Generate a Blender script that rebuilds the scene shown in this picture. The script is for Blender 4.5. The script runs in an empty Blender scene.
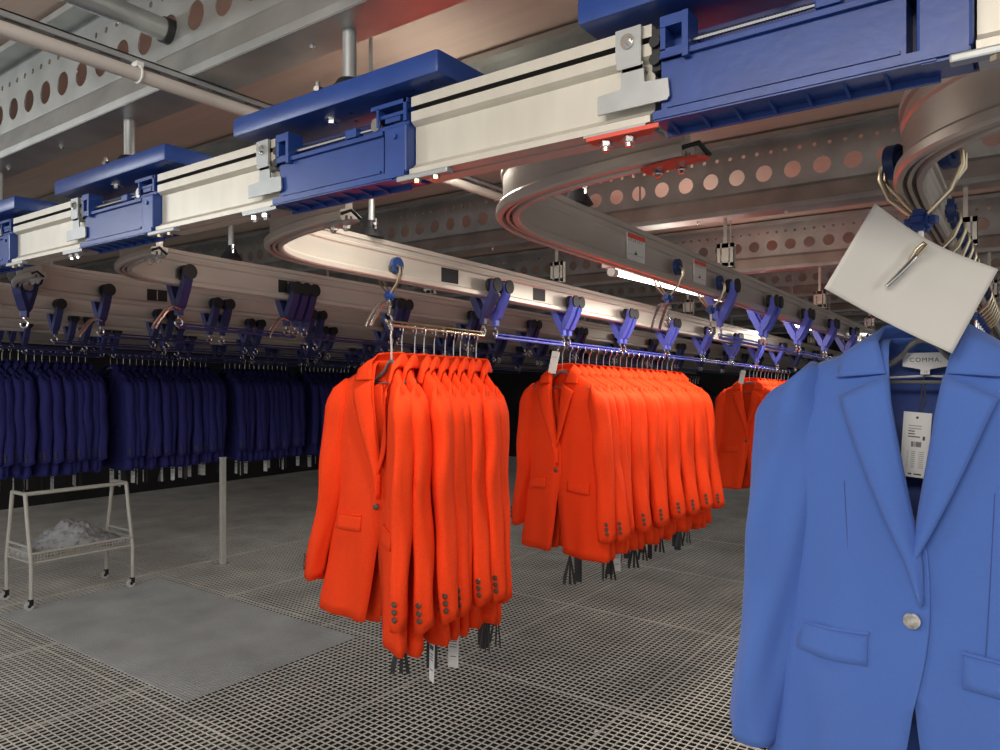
import bpy, bmesh, math, random
from mathutils import Vector, Matrix
C = bpy.context.scene
col = C.collection
R = math.radians
# ---------------------------------------------------------------- camera, world, light, exposure
EYE = 1.5
TH = math.atan2(535, 735)
cam = bpy.data.objects.new('camera', bpy.data.cameras.new('camera')); col.objects.link(cam)
cam.location = (0, 0, EYE); cam.rotation_euler = (R(90), 0, TH)
cam.data.sensor_width = 36; cam.data.lens = 26.46; cam.data.shift_y = 0.003
cam.data.clip_start = 0.02
C.camera = cam
w = bpy.data.worlds.new('world'); C.world = w; w.use_nodes = True
w.node_tree.nodes['Background'].inputs[0].default_value = (0.95, 0.96, 1.0, 1)
w.node_tree.nodes['Background'].inputs[1].default_value = 0.62
C.view_settings.view_transform = 'Standard'; C.view_settings.look = 'None'
C.view_settings.gamma = 1; C.view_settings.exposure = 0.0
C.view_settings.use_curve_mapping = False

def area(name, loc, target, sx, sy, power, colr=(1, .95, .88)):
    l = bpy.data.lights.new(name, 'AREA'); l.shape = 'RECTANGLE'; l.size = sx; l.size_y = sy
    l.energy = power; l.color = colr
    o = bpy.data.objects.new(name, l); col.objects.link(o); o.location = loc
    o.rotation_euler = (Vector(target) - Vector(loc)).to_track_quat('-Z', 'Y').to_euler()
    return o
area('aisle_light', (-0.3, -1.1, 2.24), (-1.0, 1.6, 1.1), 1.6, 0.35, 40)
area('aisle_light', (-3.6, -0.9, 2.24), (-3.2, 2.2, 1.0), 1.6, 0.3, 34, (.92, .97, 1))
area('aisle_light', (1.2, 1.2, 2.2), (-.4, 3.2, 0), 0.3, 1.5, 9, (1, .95, .88))
area('added_ceiling_fill', (-1.18, 3.0, 1.925), (-1.18, 3.0, 3), 0.05, 1.38, 1.8, (1, .93, .82))  # upward fill added above the tube housing to lighten the ceiling
area('added_ceiling_fill', (-1.14, 1.30, 2.10), (-1.14, 1.3, 3), 0.05, .44, .25, (1, .93, .82))  # same added ceiling fill, over the short tube
area('tube_light', (-1.18, 3.0, 1.848), (-1.18, 3.0, 0), 0.03, 1.38, 13, (1, .93, .82))
area('tube_light', (-1.18, 5.1, 1.80), (-1.3, 5.1, 0), 0.03, 1.18, 11, (1, .93, .82))  # added fill for the far orange blazers
area('tube_light', (-1.14, 1.30, 2.035), (-1.3, 1.36, 1.2), 0.04, .44, 8, (1, .93, .82))  # added fill for the rail over the orange blazers, hidden by the front rail

# ---------------------------------------------------------------- materials
def mat(name, c, rough=.5, metal=0, noise=0, nscale=20, bump=0, bscale=200, stretch=None, spec=.5, emit=0, sheen=0, trans=0):
    m = bpy.data.materials.new(name); m.use_nodes = True
    nt = m.node_tree; b = nt.nodes['Principled BSDF']
    b.inputs['Base Color'].default_value = (*c, 1)
    b.inputs['Roughness'].default_value = rough; b.inputs['Metallic'].default_value = metal
    b.inputs['Specular IOR Level'].default_value = spec
    if sheen: b.inputs['Sheen Weight'].default_value = sheen
    if trans: b.inputs['Transmission Weight'].default_value = trans
    if emit:
        b.inputs['Emission Color'].default_value = (*c, 1); b.inputs['Emission Strength'].default_value = emit
    tc = nt.nodes.new('ShaderNodeTexCoord'); mp = nt.nodes.new('ShaderNodeMapping')
    nt.links.new(tc.outputs['Object'], mp.inputs[0])
    if stretch: mp.inputs['Scale'].default_value = stretch
    n = nt.nodes.new('ShaderNodeTexNoise'); n.inputs['Scale'].default_value = nscale; n.inputs['Detail'].default_value = 4
    nt.links.new(mp.outputs[0], n.inputs[0])
    r = nt.nodes.new('ShaderNodeValToRGB')
    k = noise if noise else .04
    r.color_ramp.elements[0].position = .3; r.color_ramp.elements[1].position = .7
    r.color_ramp.elements[0].color = (*[x * (1 - k) for x in c], 1); r.color_ramp.elements[1].color = (*[min(1, x * (1 + k)) for x in c], 1)
    nt.links.new(n.outputs['Fac'], r.inputs[0]); nt.links.new(r.outputs[0], b.inputs['Base Color'])
    if bump:
        n2 = nt.nodes.new('ShaderNodeTexNoise'); n2.inputs['Scale'].default_value = bscale; n2.inputs['Detail'].default_value = 3
        nt.links.new(mp.outputs[0], n2.inputs[0])
        bp = nt.nodes.new('ShaderNodeBump'); bp.inputs['Strength'].default_value = bump; bp.inputs['Distance'].default_value = .002
        nt.links.new(n2.outputs['Fac'], bp.inputs['Height']); nt.links.new(bp.outputs[0], b.inputs['Normal'])
    return m
M = dict(
 alu=mat('anodised_rail', (.60, .56, .475), .42, .25, .05, 30, stretch=(1, 1, .3)),
 alud=mat('rail_groove', (.10, .09, .08), .6),
 side=mat('siding_aluminium', (.60, .545, .485), .36, .45, .06, 14, stretch=(.3, .3, 2)),
 zinc=mat('galvanised', (.46, .47, .45), .40, .75, .18, 9, .15, 60),
 zincp=mat('zinc_plate', (.40, .41, .40), .45, .5, .06, 40),
 grate=mat('grating_steel', (.82, .785, .70), .5, .1, .16, 3),
 gratel=mat('grating_fine', (.62, .63, .62), .5, .1, .12, 4),
 steel=mat('bright_steel', (.72, .71, .68), .22, 1),
 brass=mat('yellow_steel', (.70, .60, .42), .28, 1),
 bluep=mat('blue_plastic', (.018, .055, .24), .34, 0, .12, 25, .1, 80),
 bluew=mat('wheel_blue', (.012, .035, .13), .35),
 black=mat('black_rubber', (.012, .012, .014), .55),
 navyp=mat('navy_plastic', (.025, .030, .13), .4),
 navyp_lit=mat('navy_plastic_lit', (.10, .13, .62), .35),  # navy plastic again, lit-area tint put into its colour
 red=mat('red_plate', (.75, .085, .05), .45),
 board=mat('ceiling_board', (.64, .50, .42), .8, 0, .05, 5, .2, 20, (.5, 8, 1)),
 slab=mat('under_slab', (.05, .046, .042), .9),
 wallm=mat('dark_wall', (.045, .04, .038), .9, 0, .2, 2),
 orange=mat('orange_cloth', (.86, .056, .010), .85, 0, .05, 160, .35, 900, spec=.12),
 orangel=mat('orange_lining', (.62, .045, .012), .7, spec=.2),
 navy=mat('navy_cloth', (.032, .032, .165), .8, 0, .1, 100, .3, 700, spec=.2),
 navyl=mat('navy_lining', (.012, .012, .06), .7),
 blackc=mat('black_cloth', (.012, .011, .014), .8),
 blue=mat('blue_cloth', (.090, .182, .53), .82, 0, .02, 200, .2, 1200, sheen=.12, spec=.2),
 bluel=mat('blue_lining', (.05, .09, .32), .5),
 hang=mat('grey_hanger', (.14, .135, .13), .3),
 white=mat('white_card', (.74, .73, .69), .6),
 paper=mat('paper', (.70, .665, .60), .75, 0, .02, 10, .2, 40),
 ink=mat('ink', (.05, .05, .06), .7),
 inkl=mat('pale_ink', (.35, .34, .36), .7),
 blackt=mat('black_tag', (.02, .018, .02), .35),
 cream=mat('cream_paint', (.66, .63, .55), .4),
 pipe=mat('pipe_plastic', (.60, .54, .48), .45),
 horn=mat('horn_button', (.42, .40, .36), .25, 0, .5, 120),
 brown=mat('brown_button', (.10, .05, .03), .3, 0, .4, 120),
 lamp=mat('lamp_tube', (1, .95, .88), .4, emit=9),
)
def film():
    m = mat('clear_film', (.95, .95, .95), .15, 0, trans=0, bump=.6, bscale=40)
    b = m.node_tree.nodes['Principled BSDF']; b.inputs['Alpha'].default_value = .38
    return m
M['film'] = film()

# ---------------------------------------------------------------- mesh builder
class MB:
    def __init__(s): s.v = []; s.f = []; s.m = []
    def add(s, vs, fs, m=0):
        b = len(s.v); s.v += [tuple(x) for x in vs]; s.f += [tuple(b + i for i in f) for f in fs]; s.m += [m] * len(fs)
    def box(s, a, b, m=0, bev=0):
        x0, x1 = sorted((a[0], b[0])); y0, y1 = sorted((a[1], b[1])); z0, z1 = sorted((a[2], b[2]))
        if not bev:
            s.add([(x, y, z) for x in (x0, x1) for y in (y0, y1) for z in (z0, z1)],
                  [(0, 1, 3, 2), (4, 6, 7, 5), (0, 4, 5, 1), (2, 3, 7, 6), (0, 2, 6, 4), (1, 5, 7, 3)], m)
        else:
            bm = bmesh.new(); bmesh.ops.create_cube(bm, size=1)
            for q in bm.verts: q.co = Vector(((x0 + x1) / 2 + q.co.x * (x1 - x0), (y0 + y1) / 2 + q.co.y * (y1 - y0), (z0 + z1) / 2 + q.co.z * (z1 - z0)))
            bmesh.ops.bevel(bm, geom=list(bm.edges), offset=bev, segments=2, affect='EDGES', profile=.6)
            bm.verts.index_update()
            s.add([tuple(q.co) for q in bm.verts], [[q.index for q in f.verts] for f in bm.faces], m); bm.free()
        return s
    def cyl(s, p, q, r, n=12, m=0, r2=None):
        return s.tube([p, q], r, n, m, radii=[r, r if r2 is None else r2])
    def tube(s, pts, r, n=8, m=0, radii=None, cap=True):
        pts = [Vector(p) for p in pts]; L = len(pts); rings = []
        up = Vector((0, 0, 1)); prev = None
        for i, p in enumerate(pts):
            d = (pts[min(i + 1, L - 1)] - pts[max(i - 1, 0)])
            d = d.normalized() if d.length > 1e-9 else Vector((0, 0, 1))
            if prev is None:
                a = d.cross(up if abs(d.z) < .95 else Vector((1, 0, 0))).normalized()
            else:
                a = (prev - d * prev.dot(d)); a = a.normalized() if a.length > 1e-6 else d.orthogonal().normalized()
            prev = a; b = d.cross(a); rr = radii[i] if radii else r
            rings.append([p + (a * math.cos(2 * math.pi * k / n) + b * math.sin(2 * math.pi * k / n)) * rr for k in range(n)])
        vs = [x for g in rings for x in g]
        fs = [(i * n + k, i * n + (k + 1) % n, (i + 1) * n + (k + 1) % n, (i + 1) * n + k) for i in range(L - 1) for k in range(n)]
        if cap: fs += [tuple(range(n))[::-1], tuple((L - 1) * n + k for k in range(n))]
        s.add(vs, fs, m); return s
    def sweep(s, prof, path, m=0, closed=True, ms=None):
        """prof: list of (u, z); path: list of (x, y, z). u is sideways of the path"""
        n = len(prof); L = len(path); vs = []
        for i, p in enumerate(path):
            a = Vector(path[max(i - 1, 0)]); b = Vector(path[min(i + 1, L - 1)]); d = b - a; d.z = 0; d.normalize()
            sd = Vector((d.y, -d.x, 0))
            for (u, z) in prof: vs.append((p[0] + sd.x * u, p[1] + sd.y * u, p[2] + z))
        rng = n if closed else n - 1
        for k in range(rng):
            fs = [(i * n + k, i * n + (k + 1) % n, (i + 1) * n + (k + 1) % n, (i + 1) * n + k) for i in range(L - 1)]
            base = len(s.v) if k == 0 else base
            if k == 0: s.v += vs
            s.f += [tuple(base + j for j in f) for f in fs]; s.m += [ms[k] if ms else m] * len(fs)
        if closed:
            s.f += [tuple(base + j for j in range(n))[::-1], tuple(base + (L - 1) * n + j for j in range(n))]; s.m += [m, m]
        return s
    def prism(s, poly, axis, a, b, m=0):
        """poly: 2-D points in the plane across axis ('x': (y,z), 'y': (x,z), 'z': (x,y))"""
        n = len(poly)
        def P(q, t): return {'x': (t, q[0], q[1]), 'y': (q[0], t, q[1]), 'z': (q[0], q[1], t)}[axis]
        s.add([P(q, a) for q in poly] + [P(q, b) for q in poly],
              [tuple(range(n))[::-1], tuple(range(n, 2 * n))] + [(i, (i + 1) % n, n + (i + 1) % n, n + i) for i in range(n)], m)
        return s
    def grid(s, fn, nu, nv, m=0, close=False):
        vs = [fn(i / nu, j / nv) for j in range(nv + 1) for i in range(nu + 1)]
        s.add(vs, [(j * (nu + 1) + i, j * (nu + 1) + i + 1, (j + 1) * (nu + 1) + i + 1, (j + 1) * (nu + 1) + i) for j in range(nv) for i in range(nu)], m); return s
    def mesh(s, name, mats, smooth=False, angle=None):
        me = bpy.data.meshes.new(name); me.from_pydata(s.v, [], s.f)
        for x in (mats if isinstance(mats, (list, tuple)) else [mats]): me.materials.append(x)
        for p, k in zip(me.polygons, s.m): p.material_index = k; p.use_smooth = smooth
        bm = bmesh.new(); bm.from_mesh(me); bmesh.ops.remove_doubles(bm, verts=bm.verts, dist=1e-6) if smooth else None
        bmesh.ops.recalc_face_normals(bm, faces=bm.faces)
        if smooth:
            for e in bm.edges:
                if len(e.link_faces) == 2 and e.calc_face_angle(0) > R(38 if angle is None else angle): e.smooth = False
        bm.to_mesh(me); bm.free()
        return me
    def build(s, name, mats, parent=None, smooth=False, solid=0, loc=None):
        return link(name, s.mesh(name, mats, smooth), parent, solid, loc)
def link(name, me, parent=None, solid=0, loc=None):
    o = bpy.data.objects.new(name, me); col.objects.link(o)
    if parent: o.parent = parent
    if solid:
        q = o.modifiers.new('thickness', 'SOLIDIFY'); q.thickness = solid; q.offset = 0
    if loc: o.location = loc
    return o
def empty(name, loc=(0, 0, 0), rz=0):
    o = bpy.data.objects.new(name, None); col.objects.link(o); o.location = loc; o.rotation_euler.z = rz
    o.empty_display_size = .05; return o
def tag(o, label, cat, group=None):
    o['label'] = label; o['category'] = cat
    if group: o['group'] = group
    return o
def struct(o): o['kind'] = 'structure'; return o
def copy_tree(o, parent=None):
    c = o.copy(); col.objects.link(c)
    if parent: c.parent = parent
    for ch in list(KIDS.get(o.name, [])):
        k = copy_tree(ch, c); KIDS.setdefault(c.name, []).append(k)
    return c
KIDS = {}
def reg(root):
    for o in list(col.objects):
        if o.parent == root:
            if o not in KIDS.setdefault(root.name, []): KIDS[root.name].append(o)
            reg(o)
UN = ['', 'first', 'second', 'third', 'fourth', 'fifth', 'sixth', 'seventh', 'eighth', 'ninth', 'tenth', 'eleventh', 'twelfth', 'thirteenth', 'fourteenth', 'fifteenth', 'sixteenth', 'seventeenth', 'eighteenth', 'nineteenth']
TE = {2: 'twent', 3: 'thirt', 4: 'fort', 5: 'fift', 6: 'sixt'}
def ordn(n):
    if n < 20: return UN[n]
    return TE[n // 10] + 'ieth' if n % 10 == 0 else TE[n // 10] + 'y-' + UN[n % 10]
def Z(z): return EYE + z
def catmull(pts, n=8):
    out = []
    for i in range(len(pts) - 1):
        p0 = Vector(pts[max(i - 1, 0)]); p1 = Vector(pts[i]); p2 = Vector(pts[i + 1]); p3 = Vector(pts[min(i + 2, len(pts) - 1)])
        for k in range(n):
            t = k / n
            out.append(.5 * ((2 * p1) + (p2 - p0) * t + (2 * p0 - 5 * p1 + 4 * p2 - p3) * t * t + (3 * p1 - p0 - 3 * p2 + p3) * t ** 3))
    out.append(Vector(pts[-1])); return out

# ---------------------------------------------------------------- room shell
X0, X1, Y0, Y1 = -9.5, 2.2, -0.6, 11.5
# grating floor: bearing bars and cross bars, panels a metre wide with doubled edges
g = MB(); PI = .0345
n = int((X1 - X0) / PI)
for i in range(n + 1):
    x = X0 + i * PI; wd = .0019 if i % 29 else .0030
    g.box((x - wd, Y0, -.0055 if i % 29 else -.009), (x + wd, Y1, 0 if i % 29 else .001))
n = int((Y1 - Y0) / PI)
for i in range(n + 1):
    y = Y0 + i * PI; wd = .0019 if i % 35 else .0030
    g.box((X0, y - wd, -.0045 if i % 35 else -.008), (X1, y + wd, -.001))
struct(g.build('floor', M['grate']))
g = MB()                                            # finer mesh panel laid among the others
mx0, mx1, my0, my1 = -5.3, -3.17, 1.9, 2.95
PF = .0172
for i in range(int((mx1 - mx0) / PF) + 1):
    x = mx0 + i * PF; g.box((x - .0018, my0, -.002), (x + .0016, my1, .004))
for i in range(int((my1 - my0) / PF) + 1):
    y = my0 + i * PF; g.box((mx0, y - .0018, -.002), (mx1, y + .0016, .0035))
o = g.build('grating_panel', M['gratel']); tag(o, 'fine light grey mesh panel let into the coarse grating floor at left', 'floor panel')
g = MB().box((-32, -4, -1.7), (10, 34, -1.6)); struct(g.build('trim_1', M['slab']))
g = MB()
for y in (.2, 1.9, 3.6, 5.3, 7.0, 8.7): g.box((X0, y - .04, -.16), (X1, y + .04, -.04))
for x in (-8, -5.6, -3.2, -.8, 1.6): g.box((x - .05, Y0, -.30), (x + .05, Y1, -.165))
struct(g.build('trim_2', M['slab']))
CE = .80
struct(MB().box((X0, -1.6, Z(CE)), (X1, Y1, Z(CE) + .04)).build('ceiling', M['board']))
struct(MB().box((X0 - .1, -1.0, 0), (X0, Y1, Z(CE))).build('wall_left', M['wallm']))
struct(MB().box((X0, Y1, 0), (X1, Y1 + .1, Z(CE))).build('wall_back', M['wallm']))
# scattered lint on the floor
random.seed(5)
for i, (x, y) in enumerate([(-1.75, 3.35), (-1.02, 3.1), (-1.5, 2.75), (-2.45, 2.6), (-1.25, 2.35), (-1.6, 3.9)]):
    c = MB()
    for k in range(5):
        a = random.uniform(0, 6.3); c.tube([(x + .008 * math.cos(a), y + .008 * math.sin(a), .005), (x, y, .010), (x - .009 * math.sin(a), y + .01 * math.cos(a), .004)], .0022, 5)
    tag(c.build('lint_scrap', M['paper']), 'tiny pale scrap of lint on the floor, %s' % ['right of centre', 'towards the blue blazer', 'near the bottom centre', 'below the front orange blazers', 'at the bottom edge, right of centre', 'under the second orange group'][i], 'lint', 'lint scraps on the grating')

# ---------------------------------------------------------------- ceiling beams (sigma sections with holes)
def web_cells(mb, x0, x1, y, zc, half, hr, pitch, m=0, N=16):
    n = int((x1 - x0) / pitch)
    for i in range(n):
        cx = x0 + (i + .5) * pitch; vs = []; fs = []
        for k in range(N):
            a = 2 * math.pi * (k + .5) / N; ca, sa = math.cos(a), math.sin(a)
            q = 1 / max(abs(ca), abs(sa))
            vs.append((cx + ca * q * pitch / 2, y, zc + sa * q * half))
        # force square corners
        for k in range(N): vs.append((cx + hr * math.cos(2 * math.pi * (k + .5) / N), y, zc + hr * math.sin(2 * math.pi * (k + .5) / N)))
        cor = [(cx + pitch / 2, y, zc + half), (cx - pitch / 2, y, zc + half), (cx - pitch / 2, y, zc - half), (cx + pitch / 2, y, zc - half)]
        vs += cor
        for k in range(N):
            k2 = (k + 1) % N; fs.append((k, k2, N + k2, N + k))
        for c, k in enumerate((1, 5, 9, 13)): fs.append((k, 2 * N + c, k + 1))
        mb.add(vs, fs, m)
def beam(e, label, x0=X0, x1=X1):
    root = empty('ceiling_beam', (0, 0, 0)); tag(root, label, 'beam', 'galvanised beams under the ceiling')
    m = MB(); yw = e
    web_cells(m, x0, x1, yw, Z(.676), .034, .027, .09)
    web_cells(m, x0, x1, yw, Z(.743), .013, .0065, .045, N=16)
    L = x1 - x0
    def strip(a, b): m.add([(x0, a[0], Z(a[1])), (x1, a[0], Z(a[1])), (x1, b[0], Z(b[1])), (x0, b[0], Z(b[1]))], [(0, 1, 2, 3)])
    strip((yw, .710), (yw, .730)); strip((yw, .756), (yw, .790)); strip((yw, .790), (yw - .058, .790)); strip((yw - .058, .790), (yw - .058, .776))
    strip((yw, .642), (yw, .625)); strip((yw, .625), (yw - .012, .612)); strip((yw - .012, .612), (yw - .025, .565)); strip((yw - .025, .565), (yw - .025, .550))
    strip((yw - .025, .55), (yw + .06, .55)); strip((yw + .06, .55), (yw + .06, .568))
    link('beam_section', m.mesh('beam_section', M['zinc']), root, .003)
    b = MB()
    for k in range(int(L / .30)):
        x = x0 + .14 + k * .30
        b.cyl((x, yw + .02, Z(.5495)), (x, yw + .02, Z(.545)), .006, 8); b.cyl((x, yw + .02, Z(.545)), (x, yw + .02, Z(.541)), .003, 6)
    o = b.build('bolt_row', M['steel'], root); o['kind'] = 'stuff'
    return root
BE = [.775, 1.48, 2.48, 3.85, 5.2, 6.6, 8.0, 9.4]
bl = ['perforated galvanised ceiling beam nearest the camera, across the top left', 'galvanised ceiling beam just behind the front conveyor rail', 'perforated beam with a clear row of round holes behind the hooked paper', 'beam behind it, glowing reddish, second of the beams seen past the right rail', 'third beam seen beyond the right-hand rail, with a short white bracket', 'fourth beam seen beyond the right-hand rail', 'fifth beam, far back above the rails', 'farthest beam at the back of the hall']
for e, l in zip(BE, bl): beam(e, l)

# pipe and strut rail crossing beneath the first beam
yA, yB = -.4, 2.3
t = empty('cable_strut', (-1.262, yA, Z(.53))); tag(t, 'grey slotted metal strut carrying the pale pipe at upper left', 'strut')
m = MB(); L = yB - yA
m.box((-.022, 0, .008), (-.018, L, .019)); m.box((.018, 0, .008), (.022, L, .019)); m.box((-.022, 0, .0165), (.022, L, .019))
link('channel', m.mesh('channel', M['zincp']), t)
m = MB()
for k in range(int(L / .07)): m.box((-.006, .02 + k * .07, .0158), (.006, .055 + k * .07, .0166))
o = link('slot_row', m.mesh('slot_row', M['alud']), t); o['kind'] = 'stuff'
t2 = empty('pipe', (-1.235, yA, Z(.517))); tag(t2, 'pale plastic pipe running below the grey strut at upper left', 'pipe')
link('pipe_tube', MB().tube([(0, 0, 0), (0, L, -.002)], .0115, 16).mesh('pipe_tube', M['pipe'], True), t2)
for yy in (.35, 1.05, 1.75, 2.4):
    m = MB(); m.tube([(.0135 * math.cos(a), yy, .0135 * math.sin(a)) for a in [R(x) for x in range(-90, 275, 24)]], .0022, 6); m.box((-.012, yy - .006, .012), (.006, yy + .006, .021))
    link('pipe_clip', m.mesh('pipe_clip', M['white']), t2)
# sprinkler like round tube passing through a beam hole
t = empty('grey_conduit', (-1.355, .2, Z(.676))); tag(t, 'dark grey tube poking through a hole of the nearest beam', 'conduit')
link('tube', MB().cyl((0, 0, 0), (0, .60, -.006), .021, 20).mesh('tube', M['zinc'], True), t)
link('rubber_ring', MB().cyl((0, .560, -.006), (0, .585, -.006), .0245, 20).mesh('rubber_ring', M['black'], True), t)

# ---------------------------------------------------------------- main conveyor rail
P = .68
FE = .776
prof = [(0, .402), (0, .388), (.016, .388), (.016, .381), (0, .381), (0, .367), (.004, .364), (.010, .361), (.010, .308), (.004, .302), (-.004, .298), (-.004, .290), (.020, .290), (.020, .296), (.026, .296), (.026, .290), (.052, .290), (.052, .402)]
mids = [0] * len(prof); mids[1] = 1; mids[2] = 1; mids[3] = 1; mids[13] = 1
names = {-1: 'second from the right edge, between the two largest blue switches', 0: 'middle piece, left of the large centre blue switch', 1: 'short far piece at the left, beside the far blue switch', 2: 'last piece touching the left edge of the photo', -2: 'partly cut off by the right edge of the photo'}
names = {-2: 'cut off by the top right edge of the photo', -1: 'longest one in view, between the two biggest blue switches', 0: 'left of the centre blue switch unit', 1: 'at the far left beside the small blue switch', 2: 'beyond the left edge'}
def zrail(z): return Z(z)
for k in (-2, -1, 0, 1, 2):
    s0 = 1.032 + (k - 0) * P; s1 = .722 + (k + 1) * P      # rail piece left of switch k
    root = empty('conveyor_rail', (-(s0 + s1) / 2, FE, Z(.29)))
    tag(root, 'cream grooved aluminium rail piece %s' % names[k], 'rail', 'rail pieces of the front conveyor line')
    m = MB(); n = len(prof); hl = (s1 - s0) / 2
    m.v = [(-hl, p[0], p[1] - .29) for p in prof] + [(hl, p[0], p[1] - .29) for p in prof]
    m.f = [(i, (i + 1) % n, n + (i + 1) % n, n + i) for i in range(n)] + [tuple(range(n))[::-1], tuple(range(n, 2 * n))]; m.m = mids + [0, 0]
    link('rail_profile', m.mesh('rail_profile', [M['alu'], M['alud']]), root)
    # T plate at the right end (towards the switch on the right)
    xr = hl
    xr = hl                                   # world +x end = camera right
    tp = MB()
    tp.prism([(xr - .066, .020), (xr - .066, .042), (xr - .036, .044), (xr - .034, .070), (xr - .008, .070), (xr - .006, .046), (xr + .022, .044), (xr + .024, .024), (xr + .021, .020)], 'y', -.006, -.003)
    tp.prism([(xr - .040, .066), (xr - .042, .080), (xr - .042, .112), (xr - .010, .112), (xr - .010, .066)], 'y', -.007, -.003)
    tp.box((xr - .034, -.006, .062), (xr - .008, .008, .067))
    q = link('joint_plate', tp.mesh('joint_plate', M['zincp']), root)
    sc = MB(); sc.cyl((xr - .026, -.007, .096), (xr - .026, -.010, .096), .0085, 14); sc.cyl((xr - .026, -.010, .096), (xr - .026, -.015, .096), .0055, 12); sc.cyl((xr - .026, -.0152, .096), (xr - .026, -.0156, .096), .0025, 6)
    link('screw', sc.mesh('screw', M['steel']), q)
    # underside clamp, right end
    cl = MB(); cl.box((xr - .085, -.006, -.004), (xr - .005, .05, -.001)); c = link('clamp_plate', cl.mesh('clamp_plate', M['zincp']), root)
    rd = MB(); rd.prism([(xr - .08, -.008), (xr + .012, -.008), (xr - .006, .012), (xr - .08, .012)], 'z', -.009, -.004); link('clamp_pad', rd.mesh('clamp_pad', M['red' if k in (-1, -2) else 'zincp']), c)
    for bx in (xr - .06, xr - .03):
        b = MB(); b.cyl((bx, .004, -.010), (bx, .004, -.016), .008, 6); b.cyl((bx, .004, -.016), (bx, .004, -.021), .0045, 10); link('hex_bolt', b.mesh('hex_bolt', M['steel']), c)
    # left end clamp
    cl = MB(); cl.box((-xr - .02, -.010, -.009), (-xr + .075, .004, -.001), bev=.002); c = link('clamp_bar', cl.mesh('clamp_bar', M['zincp']), root)
    for bx in (-xr + .015, -xr + .05):
        b = MB(); b.cyl((bx, -.003, -.009), (bx, -.003, -.014), .0055, 6); link('hex_bolt', b.mesh('hex_bolt', M['brass']), c)
    # end connector block seen in the groove
    eb = MB(); eb.box((xr, .002, .058), (xr + .010, .03, .105)); eb.cyl((xr + .005, .0, .07), (xr + .005, -.004, .07), .007, 8); eb.cyl((xr + .005, .0, .09), (xr + .005, -.004, .09), .007, 8)
    link('end_block', eb.mesh('end_block', M['black']), root)

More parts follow.
